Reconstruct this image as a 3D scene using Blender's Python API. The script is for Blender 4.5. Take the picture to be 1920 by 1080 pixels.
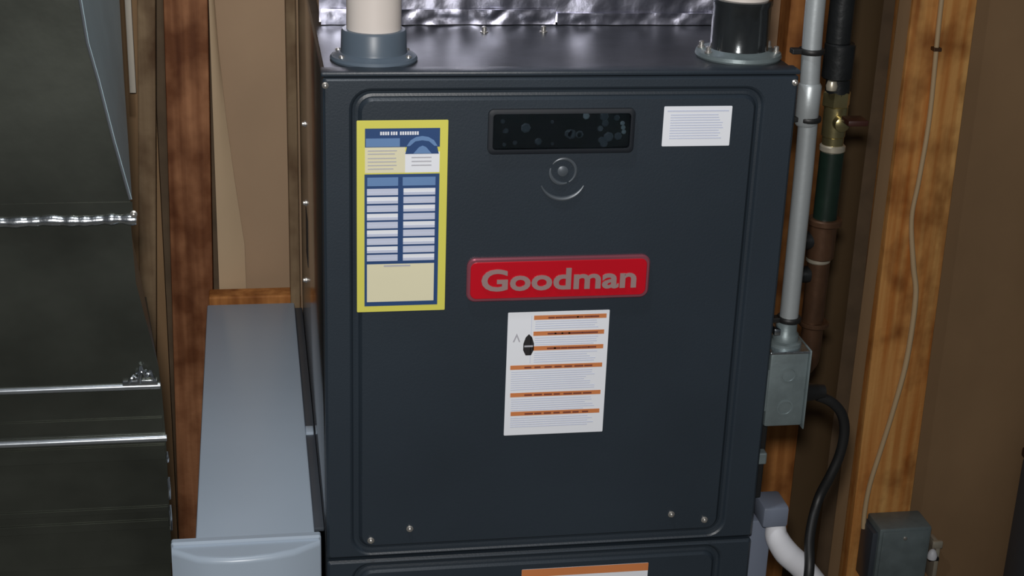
import bpy, bmesh, math, random
from mathutils import Vector, Matrix, noise
random.seed(7)
for o in list(bpy.data.objects): bpy.data.objects.remove(o)
SC = bpy.context.scene
COL = SC.collection
H = 0.35                       # furnace top stands at 1.0 + H above the floor

# ------------------------------------------------------------------ camera
FPX, YAW, PITCH, ROLL = 2928.5, -0.1748, -0.3720, -0.0367
def cam_rot(a, b, c):
    return (Matrix.Rotation(a, 3, 'Z') @ Matrix.Rotation(b, 3, 'X') @ Matrix.Rotation(c, 3, 'Y'))
R = cam_rot(YAW, PITCH, ROLL)
right, fwd, up = R.col[0], R.col[1], R.col[2]
cd = bpy.data.cameras.new('camera'); cam = bpy.data.objects.new('camera', cd); COL.objects.link(cam)
m = Matrix((( right.x, up.x, -fwd.x, -0.0746), (right.y, up.y, -fwd.y, -1.6357), (right.z, up.z, -fwd.z, 1.3982 + H), (0, 0, 0, 1)))
cam.matrix_world = m
cd.sensor_width = 36; cd.lens = FPX * 36 / 1920; cd.clip_start = 0.05
SC.camera = cam

# ------------------------------------------------------------------ light
w = bpy.data.worlds.new('world'); SC.world = w; w.use_nodes = True
bg = w.node_tree.nodes['Background']; bg.inputs[0].default_value = (0.80, 0.90, 1.0, 1); bg.inputs[1].default_value = 0.045
def area_light(name, loc, target, size, power, color):
    ld = bpy.data.lights.new(name, 'AREA'); ld.shape = 'DISK'; ld.size = size; ld.energy = power; ld.color = color
    lo = bpy.data.objects.new(name, ld); COL.objects.link(lo); lo.location = loc
    lo.rotation_euler = (Vector(target) - Vector(loc)).to_track_quat('-Z', 'Y').to_euler()
    return lo
area_light('flash', (-0.10, -1.66, 1.50 + H), (0.22, 0.3, 0.66 + H), 0.07, 21.5, (1.0, 0.975, 0.95))
bl = bpy.data.lights.new('unseen_fill', 'POINT'); bl.energy = 24; bl.shadow_soft_size = .05; bl.color = (0.92, 0.96, 1.0)  # unseen fill lamp, added to brighten the left wall and cabinet top
bo = bpy.data.objects.new('unseen_fill', bl); COL.objects.link(bo); bo.location = (-.10, -.32, 2.62)
SC.view_settings.view_transform = 'Standard'; SC.view_settings.look = 'None'
SC.view_settings.gamma = 1; SC.view_settings.use_curve_mapping = False
SC.view_settings.exposure = 0.0

# ------------------------------------------------------------------ materials
def srgb(r, g, b):
    f = lambda c: (c/255)/12.92 if c/255 <= .04045 else ((c/255 + .055)/1.055)**2.4
    return (f(r), f(g), f(b), 1)
def mat(name, col, rough=.5, metal=0, var=.12, vscale=(8, 8, 8), bump=0, bscale=60, spec=.5, col2=None, detail=4, trans=0, coat=0):
    m = bpy.data.materials.new(name); m.use_nodes = True
    nt = m.node_tree; b = nt.nodes['Principled BSDF']; L = nt.links.new
    b.inputs['Roughness'].default_value = rough; b.inputs['Metallic'].default_value = metal
    b.inputs['Specular IOR Level'].default_value = spec
    if trans: b.inputs['Transmission Weight'].default_value = trans
    if coat: b.inputs['Coat Weight'].default_value = coat; b.inputs['Coat Roughness'].default_value = .15
    tc = nt.nodes.new('ShaderNodeTexCoord'); mp = nt.nodes.new('ShaderNodeMapping'); mp.inputs['Scale'].default_value = vscale
    L(tc.outputs['Object'], mp.inputs['Vector'])
    n = nt.nodes.new('ShaderNodeTexNoise'); n.inputs['Scale'].default_value = 1; n.inputs['Detail'].default_value = detail
    L(mp.outputs['Vector'], n.inputs['Vector'])
    cr = nt.nodes.new('ShaderNodeValToRGB')
    c2 = col2 or tuple(min(1, c*(1+var)) for c in col[:3]) + (1,)
    c1 = col if col2 else tuple(c*(1-var) for c in col[:3]) + (1,)
    cr.color_ramp.elements[0].position = .3; cr.color_ramp.elements[1].position = .7
    cr.color_ramp.elements[0].color = c1; cr.color_ramp.elements[1].color = c2
    L(n.outputs['Fac'], cr.inputs['Fac']); L(cr.outputs['Color'], b.inputs['Base Color'])
    if bump:
        n2 = nt.nodes.new('ShaderNodeTexNoise'); n2.inputs['Scale'].default_value = bscale; n2.inputs['Detail'].default_value = 3
        L(tc.outputs['Object'], n2.inputs['Vector'])
        bp = nt.nodes.new('ShaderNodeBump'); bp.inputs['Strength'].default_value = bump; bp.inputs['Distance'].default_value = .002
        L(n2.outputs['Fac'], bp.inputs['Height']); L(bp.outputs['Normal'], b.inputs['Normal'])
    return m
def wood(name, dark, light, scale=1.0, knots=(.30, .52)):
    m = mat(name, dark, .7, 0, col2=light, vscale=(70*scale, 70*scale, 2.6*scale), bump=.35, bscale=90, spec=.25, detail=6)
    nt = m.node_tree; b = nt.nodes['Principled BSDF']; L = nt.links.new
    cr = next(n for n in nt.nodes if n.type == 'VALTORGB'); tc = next(n for n in nt.nodes if n.type == 'TEX_COORD')
    # slow blotches and a few dark knots
    mp = nt.nodes.new('ShaderNodeMapping'); mp.inputs['Scale'].default_value = (16, 16, 11); L(tc.outputs['Object'], mp.inputs['Vector'])
    n = nt.nodes.new('ShaderNodeTexNoise'); n.inputs['Scale'].default_value = 1; n.inputs['Detail'].default_value = 3; L(mp.outputs['Vector'], n.inputs['Vector'])
    k = nt.nodes.new('ShaderNodeValToRGB'); k.color_ramp.elements[0].position = knots[0]; k.color_ramp.elements[0].color = (.45, .36, .30, 1)
    k.color_ramp.elements[1].position = knots[1]; k.color_ramp.elements[1].color = (1, 1, 1, 1); L(n.outputs['Fac'], k.inputs['Fac'])
    mx = nt.nodes.new('ShaderNodeMix'); mx.data_type = 'RGBA'; mx.blend_type = 'MULTIPLY'; mx.inputs[0].default_value = 1
    L(cr.outputs['Color'], mx.inputs[6]); L(k.outputs['Color'], mx.inputs[7]); L(mx.outputs[2], b.inputs['Base Color'])
    return m
M = {}
M['paint'] = mat('slate_paint', srgb(43, 52, 61), .42, 0, .10, (5, 5, 5), .08, 400)
M['paint_side'] = mat('slate_paint_glossy', srgb(66, 70, 74), .16, .55, .08, (5, 5, 5), .03, 200, spec=.8)
M['paint_gap'] = mat('black_gap', srgb(14, 17, 20), .7)
M['top'] = mat('galvanized_top', srgb(98, 101, 106), .42, 1, .22, (14, 14, 14), .12, 50)
M['galv'] = mat('galvanized_duct', srgb(84, 87, 80), .36, .8, .32, (7, 7, 9), .10, 35)
M['galv_lite'] = mat('galvanized_bright', srgb(205, 210, 215), .26, 1, .15, (20, 20, 20), .5, 80)
M['foil'] = mat('aluminium_foil', srgb(188, 188, 204), .30, 1, .15, (30, 30, 30), .40, 55)
M['emt'] = mat('conduit_steel', srgb(176, 182, 184), .42, .45, .10, (20, 20, 6), .1, 100)
M['steelbox'] = mat('zinc_box', srgb(118, 130, 132), .45, .35, .15, (30, 30, 30), .2, 90)
M['pvc'] = mat('cream_pvc', srgb(226, 216, 208), .38, 0, .04, (10, 10, 10), 0)
M['white_plastic'] = mat('white_plastic', srgb(225, 226, 232), .45, 0, .05)
M['collar'] = mat('grey_collar_rubber', srgb(86, 98, 110), .38, 0, .08)
M['abs'] = mat('dark_glossy_coupling', srgb(74, 78, 80), .16, .75, .2, (60, 60, 20), .15, 60, coat=.6)
M['galv_smooth'] = mat('galvanized_fold', srgb(190, 196, 202), .28, .9, .12, (20, 20, 20), .08, 50)
M['sheet'] = mat('lit_side_metal', srgb(166, 188, 196), .45, .25, .12, (10, 10, 4), .1, 40)  # paler, bluer duct metal with the lit side's tone painted in
M['strap'] = mat('pale_strap', srgb(190, 182, 168), .5, .3, .1)
M['greybox'] = mat('bluegrey_enamel', srgb(170, 184, 199), .32, 0, .03, (6, 6, 6), 0)
M['wood_r'] = wood('orange_pine', srgb(198, 122, 56), srgb(236, 180, 108))
M['wood_l'] = wood('red_brown_pine', srgb(132, 84, 54), srgb(182, 128, 90), knots=(.38, .60))
M['wood_m'] = wood('amber_pine', srgb(158, 98, 48), srgb(200, 136, 76))
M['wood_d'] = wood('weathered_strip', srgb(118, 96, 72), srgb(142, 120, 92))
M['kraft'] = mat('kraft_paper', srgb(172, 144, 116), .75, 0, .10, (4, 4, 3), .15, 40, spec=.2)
M['kraft_dk'] = mat('darker_kraft_paper', srgb(138, 110, 80), .75, 0, .14, (4, 4, 3), .15, 40, spec=.2)  # two darker browns, for the outer batts and the narrow one
M['kraft_darkest'] = mat('dark_kraft_paper', srgb(88, 70, 48), .75, 0, .14, (4, 4, 3), .15, 40, spec=.2)
M['kraft_lt'] = mat('kraft_flange', srgb(196, 170, 138), .7, 0, .06, (6, 6, 3), .1, 40, spec=.2)
M['concrete'] = mat('concrete', srgb(120, 118, 112), .85, 0, .2, (6, 6, 6), .3, 50)
M['osb'] = mat('sheathing', srgb(96, 78, 58), .85, 0, .2, (20, 20, 20))
M['iron'] = mat('black_iron', srgb(34, 36, 37), .42, .3, .2, (30, 30, 30), .3, 120)
M['green'] = mat('green_black_sleeve', srgb(22, 38, 30), .4, 0, .2, (30, 30, 30))
M['brass'] = mat('brass', srgb(176, 164, 118), .3, .9, .15, (40, 40, 40), .1, 80)
M['copper'] = mat('brown_copper', srgb(92, 66, 48), .42, .5, .25, (40, 40, 25), .2, 70)
M['pale_ring'] = mat('pale_metal_ring', srgb(205, 196, 176), .35, .6, .1)
M['lever'] = mat('dark_red_lever', srgb(60, 30, 22), .5, 0, .15)
M['black'] = mat('black_rubber', srgb(24, 24, 24), .5, 0, .15)
M['cable'] = mat('cream_cable', srgb(206, 178, 138), .5, 0, .06)
M['red'] = mat('badge_red', srgb(196, 10, 32), .35, 0, .05)
M['rim'] = mat('badge_rim', srgb(166, 92, 106), .3, .5, .08)
M['letter'] = mat('badge_letter', srgb(172, 144, 142), .4, .25, .06)
M['emb'] = mat('embossed_grey', srgb(84, 91, 98), .38, .15, .06)
M['screw'] = mat('zinc_screw', srgb(200, 196, 190), .3, .8, .08)
M['p_yellow'] = mat('print_yellow', srgb(226, 220, 96), .55, 0, .03)
M['p_navy'] = mat('print_navy', srgb(36, 72, 124), .55, 0, .04)
M['p_blue'] = mat('print_blue', srgb(106, 142, 190), .55, 0, .04)
M['p_cream'] = mat('print_cream', srgb(236, 230, 196), .55, 0, .02)
M['p_white'] = mat('print_white', srgb(244, 247, 255), .5, 0, .02)
M['p_lilac'] = mat('print_pale_lilac', srgb(206, 213, 234), .5, 0, .03)
M['p_grey'] = mat('print_grey', srgb(186, 186, 194), .55, 0, .04)
M['p_orange'] = mat('print_orange', srgb(214, 132, 78), .55, 0, .05)
M['p_dark'] = mat('print_black', srgb(40, 38, 40), .55, 0, .04)
M['p_rust'] = mat('print_rust', srgb(130, 68, 52), .55, 0, .05)
M['rimblack'] = mat('window_rim_black', srgb(20, 26, 34), .6, 0, .1)
M['fitting'] = mat('grey_fitting', srgb(150, 160, 166), .4, .2, .2)
M['tank'] = mat('dark_bluegrey_enamel', srgb(70, 76, 84), .4, .1, .08)
M['ring'] = mat('blue_grey_ring', srgb(112, 134, 150), .4, .2, .08)
M['trap'] = mat('bluegrey_trap', srgb(112, 120, 136), .45, 0, .06)
g = bpy.data.materials.new('window_glass'); g.use_nodes = True
gb = g.node_tree.nodes['Principled BSDF']; gb.inputs['Base Color'].default_value = (.55, .62, .66, 1); gb.inputs['Roughness'].default_value = .06
gb.inputs['Transmission Weight'].default_value = 1; gb.inputs['IOR'].default_value = 1.3
M['glass'] = g

# ------------------------------------------------------------------ mesh helpers
ORG = {}
def link(name, verts, faces, material, parent=None, smooth=False, origin=None, ang=40):
    me = bpy.data.meshes.new(name)
    org = ORG[parent.name] if parent else Vector(origin or (0, 0, 0))
    me.from_pydata([Vector(v) - org for v in verts], [], faces)
    bm = bmesh.new(); bm.from_mesh(me); bmesh.ops.recalc_face_normals(bm, faces=bm.faces); bm.to_mesh(me); bm.free()
    me.materials.append(M[material])
    if smooth:
        for p in me.polygons: p.use_smooth = True
        me.set_sharp_from_angle(angle=math.radians(ang))
    o = bpy.data.objects.new(name, me); COL.objects.link(o)
    if parent: o.parent = parent
    else: o.location = org
    ORG[o.name] = org
    return o
def tag(o, label, cat, group=None):
    o['label'] = label; o['category'] = cat
    if group: o['group'] = group
    return o
def thing(name, label, cat, loc, group=None):
    o = bpy.data.objects.new(name, None); COL.objects.link(o); o.location = loc; o.empty_display_size = .05
    ORG[o.name] = Vector(loc)
    return tag(o, label, cat, group)
class G:
    """collects shapes in world coordinates; build() links them as one mesh"""
    def __init__(s): s.v = []; s.f = []
    def add(s, vs, fs):
        k = len(s.v); s.v += [Vector(v) for v in vs]; s.f += [tuple(i + k for i in f) for f in fs]; return s
    def box(s, x0, x1, y0, y1, z0, z1, bev=0, seg=2):
        bm = bmesh.new(); bmesh.ops.create_cube(bm, size=1)
        for v in bm.verts: v.co = Vector((x0 + (x1-x0)*(v.co.x+.5), y0 + (y1-y0)*(v.co.y+.5), z0 + (z1-z0)*(v.co.z+.5)))
        if bev: bmesh.ops.bevel(bm, geom=list(bm.edges), offset=bev, segments=seg, affect='EDGES', profile=.5)
        bm.verts.index_update(); s.add([v.co.copy() for v in bm.verts], [[v.index for v in f.verts] for f in bm.faces]); bm.free(); return s
    def lathe(s, c, prof, n=32, axis='Z', cap=True):
        vs = []; fs = []; c = Vector(c)
        for r, h in prof:
            for i in range(n):
                a = 2*math.pi*i/n; p = (r*math.cos(a), r*math.sin(a), h)
                if axis == 'Y': p = (p[0], p[2], p[1])
                if axis == 'X': p = (p[2], p[0], p[1])
                vs.append(c + Vector(p))
        for j in range(len(prof)-1):
            for i in range(n):
                fs.append((j*n+i, j*n+(i+1) % n, (j+1)*n+(i+1) % n, (j+1)*n+i))
        if cap: fs.append(tuple(range(n))); fs.append(tuple(range((len(prof)-1)*n, len(prof)*n)))
        return s.add(vs, fs)
    def tube(s, pts, r, n=14, smooth=6, cap=True):
        P = [Vector(p) for p in pts]
        rr = r if isinstance(r, (list, tuple)) else [r]*len(P)
        if smooth and len(P) > 2:
            Q = []; RR = []
            for i in range(len(P)-1):
                p0 = P[max(i-1, 0)]; p1 = P[i]; p2 = P[i+1]; p3 = P[min(i+2, len(P)-1)]
                for k in range(smooth):
                    t = k/smooth; Q.append(.5*((2*p1) + (p2-p0)*t + (2*p0-5*p1+4*p2-p3)*t*t + (3*p1-p0-3*p2+p3)*t**3)); RR.append(rr[i]*(1-t) + rr[i+1]*t)
            Q.append(P[-1]); RR.append(rr[-1]); P, rr = Q, RR
        vs = []; fs = []; u = None
        for i, p in enumerate(P):
            t = (P[min(i+1, len(P)-1)] - P[max(i-1, 0)]).normalized()
            if u is None:
                u = t.orthogonal().normalized()
            u = (u - t*u.dot(t)).normalized(); v = t.cross(u)
            for k in range(n):
                a = 2*math.pi*k/n; vs.append(p + (u*math.cos(a) + v*math.sin(a))*rr[i])
        for i in range(len(P)-1):
            for k in range(n): fs.append((i*n+k, i*n+(k+1) % n, (i+1)*n+(k+1) % n, (i+1)*n+k))
        if cap: fs.append(tuple(range(n))); fs.append(tuple(range((len(P)-1)*n, len(P)*n)))
        return s.add(vs, fs)
    def prism(s, poly, y0, y1):       # polygon in x,z extruded in y
        n = len(poly); vs = [(x, y0, z) for x, z in poly] + [(x, y1, z) for x, z in poly]
        return s.add(vs, [tuple(range(n)), tuple(range(2*n-1, n-1, -1))] + [(i, (i+1) % n, n+(i+1) % n, n+i) for i in range(n)])
    def rings(s, loops, back=None):   # loops of equal length, outermost (back) first; the last is capped
        n = len(loops[0]); vs = [p for l in loops for p in l]; fs = []
        for j in range(len(loops)-1):
            for i in range(n): fs.append((j*n+i, j*n+(i+1) % n, (j+1)*n+(i+1) % n, (j+1)*n+i))
        fs.append(tuple(range((len(loops)-1)*n, len(loops)*n)))
        if back is None: fs.append(tuple(range(n)))
        return s.add(vs, fs)
    def build(s, name, material, parent=None, smooth=False, origin=None, ang=40):
        return link(name, s.v, s.f, material, parent, smooth, origin, ang)
def rrect(x0, x1, z0, z1, r, y, n=6):
    out = []
    for cx, cz, a0 in ((x1-r, z1-r, 0), (x0+r, z1-r, 90), (x0+r, z0+r, 180), (x1-r, z0+r, 270)):
        for k in range(n+1):
            a = math.radians(a0 + 90*k/n); out.append((cx + r*math.cos(a), y, cz + r*math.sin(a)))
    return out
def plate(x0, x1, z0, z1, r, y, t, edge=.002):   # rounded plate whose back is at y, front at y-t
    e = min(edge, t*.5)
    return G().rings([rrect(x0, x1, z0, z1, r, y), rrect(x0, x1, z0, z1, r, y-t+e), rrect(x0+e, x1-e, z0+e, z1-e, max(r-e, .0003), y-t)])
def dup(o, parent=None, dloc=(0, 0, 0)):
    c = o.copy(); COL.objects.link(c); c.parent = parent; c.location = o.location + Vector(dloc); ORG[c.name] = ORG[o.name]
    return c

# ------------------------------------------------------------------ setting
o = G().box(-2.2, 3.2, -2.6, .95, -.10, 0).build('floor', 'concrete'); o['kind'] = 'structure'
o = G().box(-2.2, 3.2, .875, .95, 0, 2.7).build('wall_back', 'osb'); o['kind'] = 'structure'

STUD_Y0, STUD_Y1 = .80, .875
def stud(x0, x1, material, label, lean=0, z1=2.65, y0=STUD_Y0):
    org = ((x0+x1)/2, (y0+STUD_Y1)/2, 0)
    g_ = G().box(x0, x1, y0, STUD_Y1-.001, 0, z1, .003)
    g_.v = [Vector((v.x + lean*(v.z - 1.0), v.y, v.z)) for v in g_.v]
    return tag(g_.build('wall_stud', material, origin=org, smooth=True), label, 'stud', 'bare wall studs')
stud(-.207, -.140, 'wood_l', 'reddish-brown bare wood stud rising behind the grey filter cabinet', lean=.018)
stud(.800, .896, 'wood_m', 'bare wood stud behind the gas pipe and conduit, mostly hidden')
stud(1.014, 1.128, 'wood_r', 'wide orange pine stud with a pale cable running down its face', lean=-.012)
g_ = G().box(-.2555, -.2285, .792, .818, 0, 2.6, .002); g_.v = [Vector((v.x + .045*(v.z-.93), v.y, v.z)) for v in g_.v]
tag(g_.build('furring_or_shade_strip', 'wood_d', origin=(-.242, .805, 0)), 'narrow weathered wood strip beside the reddish stud, behind the ducts', 'strip')
tag(G().box(-.150, -.002, .762, .7995, .38 + H, .4465 + H, .003).build('wood_block', 'wood_m', origin=(-.07, .78, .38 + H)), 'short wood blocking piece behind the back end of grey cabinet', 'block')

tag(G().box(-.0185, -.0030, .752, .790, 0, 2.6, .002).build('furring_or_shade_strip', 'wood_d', origin=(-.011, .77, 0)), 'thin upright strip standing for the shade at the back left corner of furnace', 'strip')  # added strip, its brown stands for the dark shade beside the furnace edge

def batt(x0, x1, label, bulge=.022, fl=None, depth=.848, km='kraft', kf='kraft_lt', fx=0):
    """kraft facing of an insulation batt, bulging a little between two studs"""
    nx, nz = 14, 24; vs = []; fs = []
    for j in range(nz+1):
        z = 2.6*j/nz
        for i in range(nx+1):
            t = i/nx; x = x0 + (x1-x0)*t
            y = depth - bulge*math.sin(math.pi*t)**.7 + .004*noise.noise(Vector((x*9, z*4, x0)))
            vs.append((x, y, z))
    n = len(vs); vs += [(x0 + (x1-x0)*(k % (nx+1))/nx, .872, 2.6*(k//(nx+1))/nz) for k in range(n)]
    for j in range(nz):
        for i in range(nx):
            a = j*(nx+1)+i; fs.append((a, a+1, a+nx+2, a+nx+1)); fs.append((n+a, n+a+nx+1, n+a+nx+2, n+a+1))
    rim = [i for i in range(nx)] + [j*(nx+1)+nx for j in range(nz)] + [nz*(nx+1)+nx-i for i in range(nx)] + [(nz-j)*(nx+1) for j in range(nz)]
    for a, b in zip(rim, rim[1:]+rim[:1]): fs.append((a, n+a, n+b, b))
    root = thing('insulation_batt', label, 'insulation', ((x0+x1)/2, .85, 0), 'kraft-faced batts between studs')
    link('facing', vs, fs, km, root, True)
    for side, prof in (fl or []):
        V = []; F = []
        for j in range(25):
            z = 2.6*j/24; wd = prof(z)
            xa = x0 + .001 if side < 0 else x1 - .001 + fx
            for k in range(4):
                t = k/3; x = xa - side*wd*t; V.append((x, .806 + .010*t*t, z))
            for k in range(4):
                t = 1-k/3; x = xa - side*wd*t; V.append((x, .8075 + .010*t*t, z))
        for j in range(24):
            for k in range(8): F.append((j*8+k, j*8+(k+1) % 8, j*8+8+(k+1) % 8, j*8+8+k))
        F += [tuple(range(8)), tuple(range(24*8, 25*8))]
        link('paper_flange', V, F, kf, root, True)
    return root
def flw(z):
    t = max(0, min(1, (1.34 - z)/.48)); return .006 + .038*t**1.6
batt(-.90, -.2235, 'brown kraft-faced insulation behind the metal ducts at far left', km='kraft_dk')
batt(-.1345, .7995, 'brown kraft-faced insulation directly behind the furnace and filter cabinet', fl=[(-1, flw)])
batt(.8965, .988, 'narrow dark kraft-faced insulation between two studs right of furnace', fl=[(1, lambda z: .017)], depth=.866, bulge=.010, km='kraft_darkest', kf='kraft_dk', fx=.024)
batt(1.140, 1.90, 'wide kraft-faced insulation to the right of the orange stud', km='kraft_dk')

# ------------------------------------------------------------------ furnace
FW, FD = .533, .73
Z = lambda z: z + H
F_ = thing('furnace', 'dark slate-grey gas furnace with red name badge on its front', 'furnace', (FW/2, FD/2, .124 + H))
G().box(0, FW, .020, FD, Z(.124), Z(.9985), .004).build('cabinet', 'paint_side', F_, True)
G().box(.004, FW-.004, .016, FD-.004, Z(.9975), Z(1.0005), .0008).build('top_panel', 'top', F_)
G().box(.0, FW, .0005, .026, Z(.9965), Z(1.0020), .0020).build('top_front_lip', 'paint', F_, True)
def door(name, x0, x1, z0, z1, gx0, gx1, gz0, gz1, r):
    """sheet-metal door with a rolled groove following a rounded rectangle"""
    yf = 0.0; L_ = []
    L_.append(rrect(x0, x1, z0, z1, .003, .0195))
    L_.append(rrect(x0, x1, z0, z1, .003, yf+.003))
    L_.append(rrect(x0+.003, x1-.003, z0+.003, z1-.003, .003, yf))
    for ins, dy in ((0, 0), (.002, .0015), (.004, .0045), (.007, .0052), (.010, .0042), (.012, .0012), (.014, -.001)):
        L_.append(rrect(gx0+ins, gx1-ins, gz0+ins, gz1-ins, r-ins*.8, yf+dy))
    return G().rings(L_).build(name, 'paint', F_, True, ang=14)
door('upper_door', .0015, FW-.0015, Z(.406), Z(.9955), .0295, .4955, Z(.4095), Z(.9845), .024)
door('lower_door', .0015, FW-.0015, Z(.130), Z(.402), .0295, .4955, Z(.150), Z(.3985), .024)
YF = -.001                      # face of the embossed field on both doors
# observation window
# frame built as ring so that the pane is recessed
fr = G().rings([rrect(.1808, .3448, Z(.9105), Z(.9610), .006, YF+.0005), rrect(.1808, .3448, Z(.9105), Z(.9610), .006, YF-.004),
                rrect(.1828, .3428, Z(.9125), Z(.9590), .005, YF-.005), rrect(.1858, .3400, Z(.9155), Z(.9560), .004, YF-.005),
                rrect(.1865, .3393, Z(.9162), Z(.9553), .004, YF-.0008)])
wo = fr.build('sight_window', 'rimblack', F_, True)
plate(.1866, .3392, Z(.9163), Z(.9552), .0035, YF-.0009, .0008, .0003).build('window_backing', 'paint_gap', wo)
for i in range(26):              # dim works glimpsed behind the glass
    x = random.uniform(.190, .335) if i < 12 else random.uniform(.262, .336); z = Z(random.uniform(.919, .952)); a = random.uniform(.0015, .006)
    if i == 12: x, z, a = .2895, Z(.9525), .004
    if i in (13, 14, 15): x, z, a = .331 + .001*(i-13), Z(.944 - .005*(i-13)), .0028
    x = min(x, .3365 - a); 
    G().lathe((x, YF-.0018, z), [(a*.4, 0), (a, -.0004), (a*.7, -.0010)], 7, 'Y').build('burner_fitting', 'fitting' if i in (12, 13, 14, 15) else 'emb', wo)
plate(.1862, .3396, Z(.9159), Z(.9556), .004, YF-.0032, .0008, .0003).build('pane', 'glass', wo)
# embossed emblem
def arc(cx, cz, r, a0, a1, wd, g_, n=20):
    pts = []
    for i in range(n+1):
        a = math.radians(a0 + (a1-a0)*i/n); pts.append((cx + r*math.cos(a), YF-.0005, cz + r*math.sin(a)))
    g_.tube(pts, [wd*(.35 + .65*math.sin(math.pi*min(1, max(0, i/n)))) for i in range(n+1)], 8, 0)
e = G(); arc(.2668, Z(.8890), .0145, -60, 145, .0022, e); arc(.2668, Z(.8890), .0145, 165, 290, .0026, e)
e.lathe((.2665, YF, Z(.8890)), [(.006, .001), (.006, -.001), (.003, -.0022)], 20, 'Y')
eb = e.build('emblem', 'emb', F_, True); eb['label'] = 'small embossed round emblem'
e = G(); arc(.2672, Z(.8830), .0265, 205, 335, .0026, e); e.build('emblem_arc', 'emb', eb, True)
# red badge
bd = plate(.1612, .3735, Z(.7362), Z(.7885), .010, YF+.001, .006, .0015).build('name_badge', 'rim', F_, True); bd['label'] = 'red badge with raised lettering Goodman'
plate(.1652, .3695, Z(.7402), Z(.7845), .0075, YF-.0045, .0014, .0006).build('badge_field', 'red', bd, True)
def text(name, s, x, z, width, height, y, depth, material, parent, bold=0):
    cu = bpy.data.curves.new(name, 'FONT'); cu.body = s; cu.size = 1; cu.extrude = .5; cu.offset = bold; cu.resolution_u = 4
    to = bpy.data.objects.new('tmp', cu); COL.objects.link(to)
    bpy.context.view_layer.update()
    me = bpy.data.meshes.new_from_object(to.evaluated_get(bpy.context.evaluated_depsgraph_get()))
    vs = [v.co.copy() for v in me.vertices]; fs = [tuple(p.vertices) for p in me.polygons]
    bpy.data.objects.remove(to); bpy.data.curves.remove(cu); bpy.data.meshes.remove(me)
    x0 = min(v.x for v in vs); x1 = max(v.x for v in vs); z0 = min(v.y for v in vs); z1 = max(v.y for v in vs)
    out = [(x + (v.x-x0)/(x1-x0)*width, y - (v.z+.5)*depth, z + (v.y-z0)/(z1-z0)*height) for v in vs]
    return link(name, out, fs, material, parent)
text('lettering', 'Goodman', .1775, Z(.7495), .180, .0265, YF-.0058, .0016, 'letter', bd, .025)
# printed labels --------------------------------------------------
def sticker(name, x0, x1, z0, z1, base, label):
    s_ = plate(x0, x1, z0, z1, .0012, YF+.0002, .0006, .0002).build(name, base, F_); s_['label'] = label
    ys = YF - .0004
    layers = {}
    def R_(u0, u1, v0, v1, material, lev=1, shape=None, name=None):
        xa, xb = x0 + (x1-x0)*u0, x0 + (x1-x0)*u1; zb, za = z1 - (z1-z0)*v0, z1 - (z1-z0)*v1
        g_ = G() if name else layers.setdefault((lev, material), G()); y = ys - .00022*lev
        poly = [(xa, za), (xb, za), (xb, zb), (xa, zb)] if shape is None else [(xa + (xb-xa)*p, zb - (zb-za)*q) for p, q in shape]
        g_.prism(poly, y+.0002, y)
        if name: g_.build(name, material, s_)
    def done():
        for (lev, material), g_ in sorted(layers.items()): g_.build('fine_print', material, s_)['kind'] = 'stuff'
    return R_, done
R_, done = sticker('service_label', .0376, .1372, Z(.7262), Z(.9492), 'p_yellow', 'tall yellow and blue service record label')
R_(.09, .91, .040, .135, 'p_navy', name='header_band')
R_(.10, .47, .090, .132, 'p_blue', 2, name='header_band')
R_(.09, .53, .135, .265, 'p_cream', name='text_panel'); R_(.53, .91, .160, .265, 'p_white', name='text_panel')
R_(.53, .90, .075, .170, 'p_navy', 2, [(0, 1), (.06, .55), (.26, .1), (.5, 0), (.74, .1), (.94, .55), (1, 1)], name='house_roof')
R_(.545, .885, .082, .130, 'p_blue', 3, [(0, 1), (.12, .4), (.3, .05), (.5, -.05), (.7, .05), (.88, .4), (1, 1), (.9, 1), (.72, .5), (.5, .4), (.28, .5), (.1, 1)], name='roof_line')
R_(.62, .82, .128, .168, 'p_blue', 3, [(0, 1), (.3, .2), (.5, 0), (.7, .2), (1, 1)], name='house_gable')
for w0, n_ in ((.255, 4), (.370, 3), (.470, 8)):      # white heading of three words, too small to read
    for k in range(n_): R_(w0 + k*.0265, w0 + k*.0265 + .019, .056, .073, 'p_white', 3)
for v in (.150, .166, .188, .206, .224, .242): R_(.12, .44 - .05*random.random(), v, v+.005, 'p_grey', 2)
for v in (.185, .205, .225): R_(.60, .82, v, v+.006, 'p_grey', 2)
R_(.085, .912, .272, .968, 'p_navy', name='table_frame')
R_(.115, .455, .288, .332, 'p_blue', 2, name='column_heading'); R_(.505, .868, .288, .332, 'p_blue', 2, name='column_heading')
for i in range(9):
    v = .346 + i*.0432
    for j, (a, b) in enumerate(((.112, .455), (.515, .868))):
        R_(a, b, v, v+.0335, ('p_lilac', 'p_white')[(i + j) % 2], 2, name='table_row')
        R_(a, b, v+.019, v+.0335, 'p_lilac', 3)
R_(.112, .868, .742, .945, 'p_cream', 2, name='text_panel')
R_(.30, .60, .748, .756, 'p_grey', 3)
done()
R_, done = sticker('warning_label', .2106, .3302, Z(.5629), Z(.7203), 'p_white', 'white warning label with six orange text bands')
for v, u0, u1 in ((.045, .255, .97), (.172, .255, .955), (.290, .255, .955), (.440, .04, .955), (.665, .05, .955), (.820, .06, .955)):
    R_(u0, u1, v-.016, v+.018, 'p_orange', name='orange_band')
    for k in range(7):
        a = u0 + .14 + (u1-u0-.22)*k/7; R_(a, a + .06 + .03*random.random(), v-.003, v+.010, 'p_rust', 2)
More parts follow.
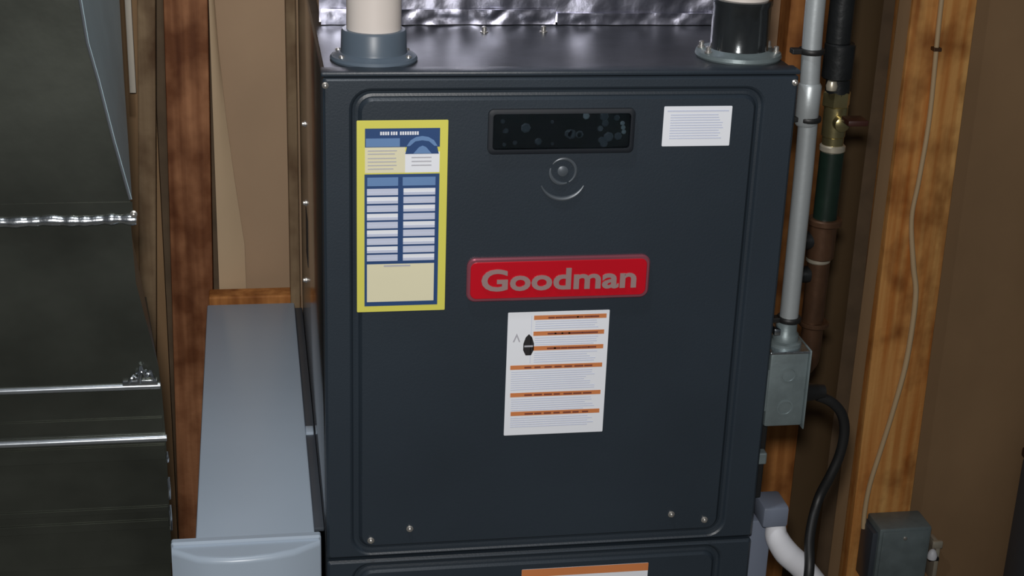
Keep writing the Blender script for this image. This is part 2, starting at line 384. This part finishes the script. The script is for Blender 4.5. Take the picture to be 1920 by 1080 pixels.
for v0, v1, u0 in ((.075, .145, .27), (.205, .262, .27), (.325, .400, .27), (.475, .635, .05), (.70, .795, .06), (.855, .93, .06)):
    v = v0
    while v < v1: R_(u0, .90 - .12*random.random(), v, v+.006, 'p_lilac'); v += .018
R_(.160, .265, .175, .345, 'p_dark', 1, [(.5, 0), (.8, .15), (1, .45), (1, .75), (.75, 1), (.25, 1), (0, .75), (0, .45), (.2, .15)], name='warning_symbol')
R_(.170, .255, .265, .278, 'p_grey', 2)
R_(.055, .130, .165, .235, 'p_grey', 1, [(.5, 0), (1, 1), (.8, 1), (.5, .4), (.2, 1), (0, 1)], name='warning_triangle')
R_(.23, .235, .03, .41, 'p_lilac')
done()
R_, done = sticker('rating_label', .3780, .4565, Z(.9160), Z(.9620), 'p_white', 'small white printed rating label')
R_(.05, .95, .10, .13, 'p_lilac')
for k in range(10): R_(.10, .90 - .1*random.random(), .20 + k*.065, .225 + k*.065, 'p_lilac')
done()
R_, done = sticker('lower_door_label', .2392, .3995, Z(.25), Z(.3775), 'p_white', 'white label with an orange top band on lower door')
R_(.0, 1., .0, .085, 'p_orange', name='orange_band')
for k in range(8): R_(.06, .93, .15 + k*.1, .17 + k*.1, 'p_grey')
done()
# screws
def screw(x, y, z, axis='Y', r=.0042, parent=F_, s=1):
    d = -1 if axis == 'Y' else (-1 if s == 1 else 1)
    return G().lathe((x, y, z), [(r, .001), (r, d*.001), (r*.65, d*.0016), (r*.6, d*.0042), (r*.3, d*.005)], 12, axis).build('screw', 'screw', parent, True)
for x, z in ((.0536, .4304), (.1003, .4437), (.4238, .4449), (.4668, .4348)): screw(x, YF, Z(z))
screw(.0045, .0, Z(.988), 'Y', .0036); screw(FW-.006, .0, Z(.988), 'Y', .0036)
for y, z in ((.495, .809), (.498, .692), (.54, .558)): screw(0, y, Z(z), 'X', .005)
G().box(-.0006, .001, .448, .512, Z(.612), Z(.682), .0002).build('knockout_slot', 'paint_gap', F_)
for x, y in ((.205, .205), (.278, .208)): G().lathe((x, y, Z(1.0)), [(.005, 0), (.005, .0015), (.003, .002), (.003, .007), (.0015, .008)], 12).build('screw', 'screw', F_, True)
tag(G().box(.012, FW-.012, .012, FD-.012, 0, Z(.124), .004).build('furnace_stand', 'galv', origin=(FW/2, FD/2, 0)), 'sheet metal return box under the furnace', 'stand')

# ------------------------------------------------------------------ foil plenum
P_ = thing('foil_plenum', 'crinkled silver foil plenum on top of the furnace', 'plenum', (.265, .48, Z(1.0005)))
def crumple(x0, x1, z0, z1, y, amp, nx, nz, seed):
    vs = []; fs = []
    for j in range(nz+1):
        for i in range(nx+1):
            x = x0 + (x1-x0)*i/nx; z = z0 + (z1-z0)*j/nz
            q = Vector((x*16, z*22, seed)); d = noise.noise(q) + .6*abs(noise.noise(q*2.3)) + .3*noise.noise(q*5)
            vs.append((x, y - .003 - amp*d, z))
    n = len(vs); vs += [(x, y, z) for x, _, z in vs]
    for j in range(nz):
        for i in range(nx):
            a = j*(nx+1)+i; fs.append((a, a+1, a+nx+2, a+nx+1))
    rim = [i for i in range(nx)] + [j*(nx+1)+nx for j in range(nz)] + [nz*(nx+1)+nx-i for i in range(nx)] + [(nz-j)*(nx+1) for j in range(nz)]
    for a, b in zip(rim, rim[1:]+rim[:1]): fs.append((a, n+a, n+b, b))
    fs.append(tuple(n+a for a in rim[::-1]))
    return vs, fs
G().box(.012, .522, .253, .715, Z(1.001), Z(1.75), .004).build('plenum_box', 'galv_lite', P_, True)
link('foil_wrap', *crumple(.010, .524, Z(1.004), Z(1.74), .2525, .0050, 90, 100, 3.1), 'foil', P_, True)
link('foil_tape', *crumple(.012, .300, Z(1.0015), Z(1.020), .2475, .004, 70, 8, 8.4), 'foil', P_, True)
link('foil_tape', *crumple(.302, .522, Z(1.0015), Z(1.016), .2475, .003, 60, 8, 5.4), 'foil', P_, True)

# ------------------------------------------------------------------ vent pipes
V = thing('vent_pipe', 'cream plastic pipe in a low grey collar, on left of furnace top', 'pipe', (.0615, .068, Z(1.0005)), 'plastic flue pipes')
G().lathe((.0615, .068, Z(1.0005)), [(.0480, 0), (.0485, .002), (.0470, .005), (.0400, .007), (.0375, .009)], 48).build('flange', 'collar', V, True)
G().lathe((.0615, .068, Z(1.008)), [(.0375, 0), (.0365, .004), (.0360, .024), (.0345, .0265), (.031, .0268)], 48).build('collar', 'collar', V, True)
G().lathe((.0615, .068, Z(1.012)), [(.0302, 0), (.0302, 1.2)], 48).build('pipe', 'pvc', V, True)
for a in (25, 155, 330, 210):
    G().lathe((.0615 + .042*math.cos(math.radians(a)), .068 + .042*math.sin(math.radians(a)), Z(1.0065)), [(.0035, 0), (.003, .002), (.001, .0028)], 10).build('flange_screw', 'screw', V, True)
V = thing('vent_pipe', 'cream plastic pipe in a tall dark glossy coupling, right furnace top', 'pipe', (.483, .077, Z(1.0005)), 'plastic flue pipes')
G().lathe((.483, .077, Z(1.0005)), [(.0490, 0), (.0500, .002), (.0490, .006), (.0385, .008), (.036, .010)], 48).build('flange', 'steelbox', V, True)
G().lathe((.483, .077, Z(1.009)), [(.0350, 0), (.0335, .003), (.0332, .050), (.0345, .053), (.0345, .058), (.0312, .059)], 48).build('coupling', 'abs', V, True)
G().lathe((.483, .077, Z(1.02)), [(.0302, 0), (.0302, 1.2)], 48).build('pipe', 'pvc', V, True)
for a in (20, 160, 340, 200):
    G().lathe((.483 + .043*math.cos(math.radians(a)), .077 + .043*math.sin(math.radians(a)), Z(1.0075)), [(.0045, 0), (.0045, .002), (.003, .0022), (.003, .007), (.0015, .008)], 10).build('flange_screw', 'screw', V, True)

# ------------------------------------------------------------------ grey filter cabinet
C_ = thing('filter_cabinet', 'low blue-grey filter cabinet standing against left side of the furnace', 'cabinet', (-.083, .36, 0))
G().box(-.1525, -.0125, .0, .745, .0, Z(.4405), .003).build('body', 'greybox', C_, True)
x0, x1, z0, z1 = -.1800, -.0060, .02, Z(.4455)
plate(x0, x1, z0, z1, .003, -.0005, .0100, .0025).build('front_flange', 'greybox', C_, True)
# bowed door hung in front of the flange, its top edge rolled
plan = [(-.1790, -.018), (-.1490, -.0385), (-.1300, -.0425), (-.1100, -.0445), (-.0900, -.0440), (-.0650, -.0410), (-.0380, -.0340), (-.0075, -.0140)]
L_ = []; rr = .007; top = Z(.4405)
for ins, zz in [(0, .03), (0, top - rr)] + [(rr*(1-math.cos(t)), top - rr + rr*math.sin(t)) for t in [math.radians(q) for q in (15, 30, 45, 60, 75, 90)]]:
    L_.append([(x, min(y + ins, -.0112), zz) for x, y in plan] + [(-.0075, -.0105, zz), (-.1790, -.0105, zz)])
dr = G().rings(L_).build('door', 'greybox', C_, True, ang=24)
G().box(-.0124, -.0004, .03, .74, Z(.4280), Z(.4330), .001).build('reflection_strip', 'tank', C_, True)  # added strip, its grey painted as the cabinet's reflection in the furnace side
for y in (.28, ):
    G().box(-.0125, -.002, y, y+.02, Z(.425), Z(.437), .001).build('side_clip', 'greybox', C_, True)

# ------------------------------------------------------------------ return duct at the left
D_ = thing('return_duct', 'tall dull galvanized metal return duct with horizontal seams at far left', 'duct', (-.45, .25, 0))
def section(name, right_pts, back_pts, xl, y0, y1):
    """right_pts: (x,z) of the front right edge bottom to top, back_pts: the same for the back right edge"""
    vs = []; n = len(right_pts)
    for (x, z), (xb, zb) in zip(right_pts, back_pts): vs += [(xl, y0, z), (x, y0, z), (xb, y1, zb), (xl, y1, zb)]
    fs = [(0, 3, 2, 1), tuple(4*(n-1)+k for k in range(4))]
    for i in range(n-1):
        for k in range(4): fs.append((4*i+k, 4*i+(k+1) % 4, 4*i+4+(k+1) % 4, 4*i+4+k))
    return link(name, vs, fs, 'galv', D_)
XL = -.86
up_r = [(-.2060, Z(.838)), (-.2060, Z(.858)), (-.2200, Z(.925)), (-.2320, Z(.990)), (-.2405, Z(1.030)), (-.2450, Z(1.075)), (-.255, Z(1.30))]
section('upper_section', up_r, [(-.232, z) for x, z in up_r], XL, .02, .30)
md = [(-.1850, Z(.634)), (-.1850, Z(.655)), (-.2050, Z(.760)), (-.2070, Z(.836))]
section('middle_section', md, [(min(x, -.19)-.03, z) for x, z in md], XL, .02, .30)
lo = [(-.1815, Z(.40)), (-.1815, Z(.568)), (-.1835, Z(.633))]
section('lower_section', lo, [(-.215, z) for x, z in lo], XL, .022, .30)
bt = [(-.1835, .02), (-.1835, Z(.399))]
section('bottom_section', bt, [(-.217, z) for x, z in bt], XL, .024, .30)
def cleat(z, xr, r, wob, seed, name='seam_cleat', material='galv_lite', y=.02):
    pts = []; k = 60
    for i in range(k+1):
        x = XL + .46 + (xr - XL - .46)*i/k; pts.append((x, y, z + wob*noise.noise(Vector((x*40, seed, 0)))))
    g_ = G().tube(pts, [r*(1 + (.45*noise.noise(Vector((p[0]*90, seed, 2))) if wob else 0)) for p in pts], 12, 0)
    return g_.build(name, material, D_, True)
cleat(Z(.8345), -.2005, .0058, .0022, 1.3)
cleat(Z(.6345), -.1845, .0040, 0, 4.2, material='galv_smooth')
cleat(Z(.5680), -.1805, .0042, 0, 9.1, material='galv_smooth')
def fold(z, xr, h, t=.0008): G().box(XL+.46, xr, .02-t, .021, z-h/2, z+h/2).build('seam_flange', 'galv', D_)
fold(Z(.848), -.204, .014); fold(Z(.586), -.1845, .016); fold(Z(.550), -.183, .018); fold(Z(.475), -.183, .006); fold(Z(.455), -.183, .010)
for z0_, z1_ in ((.444, .478), (.486, .515), (.535, .548)):
    G().tube([(-.1812, .024, Z(z0_)), (-.1806, .020, Z((z0_+z1_)/2)), (-.1812, .024, Z(z1_))], .0017, 8, 4).build('edge_fold', 'galv_lite', D_, True)
g_ = G().box(-.226, -.187, .0165, .0200, Z(.6370), Z(.6435), .0012)
for xa, za, xb, zb, r_ in ((-.2190, .641, -.2130, .650, .0022), (-.2130, .650, -.2080, .644, .0018), (-.2070, .641, -.2045, .661, .0024), (-.2045, .661, -.2000, .648, .0018), (-.2000, .648, -.1945, .6545, .0022), (-.1945, .6545, -.1905, .643, .0020), (-.2100, .653, -.1985, .6555, .0016)):
    g_.tube([(xa, .0165, Z(za)), ((xa+xb)/2, .0135, Z((za+zb)/2 + .001)), (xb, .0165, Z(zb))], r_, 8, 4)
g_.build('crumpled_tape', 'galv_lite', D_, True)
screw(-.203, .017, Z(.842), 'Y', .004, D_)
# side sheet of the upper transition, its colour holding the lit bluish tone, between the slanting front edge and the back edge
vs = []; fs = []; k_ = len(up_r)
for (x, z) in up_r[1:]:
    vs += [(x + .0020, .0192, z), (-.2275, .3005, z), (-.2290, .3005, z), (x + .0005, .0192, z)]
for i in range(k_-2):
    for q in range(4): fs.append((4*i+q, 4*i+(q+1) % 4, 4*i+4+(q+1) % 4, 4*i+4+q))
fs += [(0, 1, 2, 3), tuple(4*(k_-2)+q for q in range(4))]
link('lit_side_sheet', vs, fs, 'sheet', D_, True, ang=60)
G().tube([(x, .0195, z) for x, z in up_r[1:]], .0016, 8, 0).build('corner_seam', 'galv_smooth', D_, True)
tag(G().box(-.2600, -.2500, .806, .812, Z(.775), Z(1.6), .001).build('hanger_strap', 'strap', origin=(-.255, .809, Z(.775))), 'thin pale metal strap hanging behind the ducts near weathered strip', 'strap')

# ------------------------------------------------------------------ conduit, junction box, cord
K = thing('conduit', 'grey metal conduit running down the right front edge of furnace', 'conduit', (.560, .03, Z(.68)))
G().tube([(.5525, .03, Z(1.9)), (.5525, .03, Z(1.2)), (.5525, .03, Z(1.07)), (.5545, .03, Z(1.00)), (.5580, .03, Z(.945)), (.5595, .03, Z(.88)), (.5600, .03, Z(.80)), (.5605, .03, Z(.686))], .0113, 20, 5).build('pipe', 'emt', K, True)
G().lathe((.5562, .03, Z(.955)), [(.0116, -.025), (.0135, -.022), (.0135, .022), (.0116, .025)], 20).build('coupling', 'emt', K, True)
for x, z in ((.5535, 1.017), (.5583, .938), (.5605, .689)):
    t = G().lathe((x, .03, Z(z)), [(.0142, -.003), (.0150, -.002), (.0150, .002), (.0142, .003)], 20).build('cable_tie', 'black', K, True)
    G().box(x-.024, x-.012, .024, .036, Z(z)-.003, Z(z)+.003, .001).build('tie_head', 'black', t)
J = thing('junction_box', 'small zinc junction box on the right side of the furnace', 'electrical box', (.56, .045, Z(.552)))
G().box(.5365, .5850, .012, .066, Z(.5525), Z(.6515), .003).build('box', 'steelbox', J, True)
G().box(.5335, .5362, .010, .090, Z(.575), Z(.63), .0005).build('mounting_plate', 'steelbox', J)
G().box(.5848, .5868, .008, .070, Z(.5495), Z(.6545), .0008).build('cover', 'steelbox', J, True)
G().box(.5345, .5868, .009, .070, Z(.6505), Z(.6535), .001).build('top_rim', 'galv_lite', J)
for z in (.578, .622): G().lathe((.561, .0125, Z(z)), [(.0105, 0), (.0105, -.0010), (.0085, -.0012), (.0080, -.0004)], 20, 'Y').build('knockout', 'steelbox', J, True)
G().lathe((.5603, .034, Z(.6525)), [(.020, 0), (.020, .006), (.016, .008), (.0155, .016), (.0130, .019), (.0125, .036)], 20).build('connector', 'steelbox', J, True)
G().box(.5400, .5480, .018, .050, Z(.672), Z(.680), .001).build('connector_screw', 'galv_lite', J, True)
X = thing('power_cord', 'black power cord curling out of the junction box', 'cord', (.60, .045, Z(.57)))
G().lathe((.5869, .045, Z(.582)), [(.016, 0), (.016, .008), (.012, .012), (.0085, .036)], 16, 'X').build('strain_relief', 'black', X, True)
G().tube([(.615, .045, Z(.576)), (.634, .045, Z(.567)), (.650, .046, Z(.549)), (.6575, .048, Z(.523)), (.656, .05, Z(.490)), (.647, .05, Z(.460)), (.634, .05, Z(.424)), (.6170, .022, Z(.390)), (.6095, -.006, Z(.362)), (.607, -.014, Z(.325)), (.609, -.016, Z(.22)), (.612, -.01, Z(.05)), (.620, .0, .06), (.63, .03, .012)], .0066, 12, 6).build('cable', 'black', X, True)

# ------------------------------------------------------------------ gas line
S = thing('gas_line', 'dark vertical gas pipe with brass valve and pale rings right of furnace', 'pipe', (.70, .30, Z(.48)))
gx, gy = .699, .30
def cyl(name, z0, z1, r, material, x=gx, rings=0, n=24):
    e = min(.002, r*.15)
    return G().lathe((x, gy, Z(z0)), [(r-e, 0), (r, e), (r, z1-z0-e), (r-e, z1-z0)], n).build(name, material, S, True)
cyl('upper_pipe', .965, 2.2, .0165, 'iron', .691)
cyl('upper_coupling', .918, .966, .0205, 'iron', .6945)
cyl('pipe_nipple', .895, .920, .0165, 'iron', .6975)
cyl('valve_nut', .880, .901, .0190, 'brass', .6975, n=6)
cyl('valve_body', .838, .882, .0160, 'brass', .6985)
G().lathe((.6985, .283, Z(.862)), [(.010, 0), (.010, -.012), (.006, -.014)], 16, 'Y').build('valve_stem', 'brass', S, True)
G().box(.694, .722, .240, .268, Z(.868), Z(.876), .002).build('valve_lever', 'lever', S, True)
G().lathe((.683, .285, Z(.912)), [(.007, -.006), (.008, 0), (.006, .006)], 12).build('test_plug', 'pale_ring', S, True)
cyl('valve_tail', .825, .840, .0145, 'brass', .6990)
cyl('ring', .8175, .8275, .0175, 'pale_ring', .6995)
cyl('middle_pipe', .719, .819, .0165, 'green', .7000)
cyl('ring', .7125, .7225, .0235, 'copper', .7005)
cyl('reducer', .664, .714, .0195, 'copper', .6985)
cyl('ring', .658, .666, .0170, 'pale_ring', .6970)
cyl('lower_pipe', .566, .660, .0155, 'copper', .6985)
cyl('ring', .562, .5695, .0215, 'copper', .7010)
G().tube([(.700, gy, Z(.564)), (.700, gy, Z(.520)), (.696, gy, Z(.505)), (.683, gy, Z(.499)), (.62, gy, Z(.498)), (.5335, gy, Z(.498))], .0150, 20, 5).build('bottom_elbow', 'copper', S, True)
G().lathe((.680, gy, Z(.690)), [(.013, .004), (.013, -.02), (.011, -.024)], 16, 'X').build('side_plug', 'iron', S, True)
G().lathe((.682, gy, Z(.640)), [(.012, .004), (.012, -.016), (.010, -.02)], 16, 'X').build('side_plug', 'iron', S, True)

# ------------------------------------------------------------------ condensate trap and hose
T_ = thing('condensate_trap', 'blue-grey condensate trap with bent white drain hose beside lower furnace edge', 'trap', (.56, .04, .0))
G().box(.5355, .5720, .040, .085, .22, Z(.405), .004).build('body', 'trap', T_, True)
G().box(.5490, .5830, .014, .060, Z(.408), Z(.437), .004).build('cap', 'trap', T_, True)
G().box(.5335, .5358, .045, .08, .3, Z(.36)).build('mounting_tab', 'trap', T_)
G().tube([(.572, .028, Z(.420)), (.572, .027, Z(.404)), (.574, .025, Z(.388)), (.588, .023, Z(.366)), (.610, .023, Z(.344)), (.636, .026, Z(.312)), (.662, .03, Z(.275)), (.680, .04, Z(.18)), (.685, .06, .05), (.69, .09, .018)], [.0115, .0125, .0150, .0165, .0160, .0155, .0155, .0155, .0155, .0155], 18, 6).build('drain_hose', 'white_plastic', T_, True)['label'] = 'bent white plastic hose'
clip = tag(G().box(.5340, .5480, .020, .034, Z(.496), Z(.512), .002).build('wire_clip', 'steelbox', origin=(.538, .027, Z(.496))), 'tiny metal clip on the furnace edge under the junction box', 'clip')
B = tag(G().box(.5338, .5510, .036, .050, Z(.440), Z(.550), .002).build('black_strip', 'black', origin=(.539, .04, Z(.440))), 'short black strip along furnace edge under the junction box', 'strap')  # thin upright black bar

# ------------------------------------------------------------------ right wall: cable, outlet box, hook
Y = thing('cable', 'thin cream electrical cable stapled down the orange stud', 'cable', (1.06, .79, 0))
cp = [(1.060, .792, Z(1.6)), (1.055, .793, Z(1.2)), (1.0575, .793, Z(.915)), (1.0640, .793, Z(.735)), (1.0600, .792, Z(.62)), (1.0560, .792, Z(.545)), (1.0690, .788, Z(.46)), (1.0800, .785, Z(.40)), (1.0795, .785, Z(.28)), (1.068, .787, Z(.18)), (1.056, .79, Z(.10)), (1.043, .79, Z(.025)), (1.039, .788, Z(-.03)), (1.039, .784, Z(-.065))]
G().tube(cp, [.0042]*6 + [.0050]*3 + [.0046]*5, 10, 6).build('sheath', 'cable', Y, True)
for z, x in ((.845, 1.0598),): G().box(x-.007, x+.007, .786, .801, Z(z)-.003, Z(z)+.003, .001).build('staple', 'copper', Y)
O = thing('outlet_box', 'grey metal electrical box low on the orange stud', 'electrical box', (1.10, .77, Z(-.17)))
G().box(1.050, 1.152, .735, .799, Z(-.170), Z(-.040), .004).build('box', 'steelbox', O, True)
G().box(1.040, 1.054, .742, .799, Z(-.165), Z(-.052), .003).build('side_bracket', 'tank', O, True)
G().box(1.056, 1.146, .7325, .7355, Z(-.165), Z(-.046), .001).build('cover', 'steelbox', O, True)
for z in (-.060, -.150): G().lathe((1.10, .7325, Z(z)), [(.004, .001), (.004, -.001), (.002, -.002)], 10, 'Y').build('cover_screw', 'screw', O)
Q = thing('wall_hook', 'small white-tipped hook bracket on the wall beside the outlet box', 'hook', (1.19, .80, Z(-.14)))
G().box(1.200, 1.209, .800, .8385, Z(-.20), Z(-.118), .002).build('bracket', 'pale_ring', Q, True)
G().box(1.190, 1.212, .797, .806, Z(-.128), Z(-.112), .003).build('bracket_top', 'pale_ring', Q, True)
G().lathe((1.1885, .79, Z(-.146)), [(.003, 0), (.009, .003), (.010, .011), (.006, .020), (.002, .023)], 16).build('tip', 'white_plastic', Q, True)
G().box(1.184, 1.204, .790, .802, Z(-.150), Z(-.143), .001).build('hook_arm', 'iron', Q, True)
A = thing('dark_cabinet', 'dark blue-grey appliance just entering at the lower right edge', 'appliance', (1.50, .77, 0))
G().box(1.353, 1.75, .72, .815, .0, Z(.055), .008).build('body', 'tank', A, True)
G().box(1.351, 1.752, .718, .817, Z(.056), Z(.075), .004).build('top', 'lever', A, True)
G().lathe((1.374, .7195, Z(-.105)), [(.022, 0), (.022, -.006), (.014, -.007), (.013, -.002)], 24, 'Y').build('ring', 'ring', A, True)
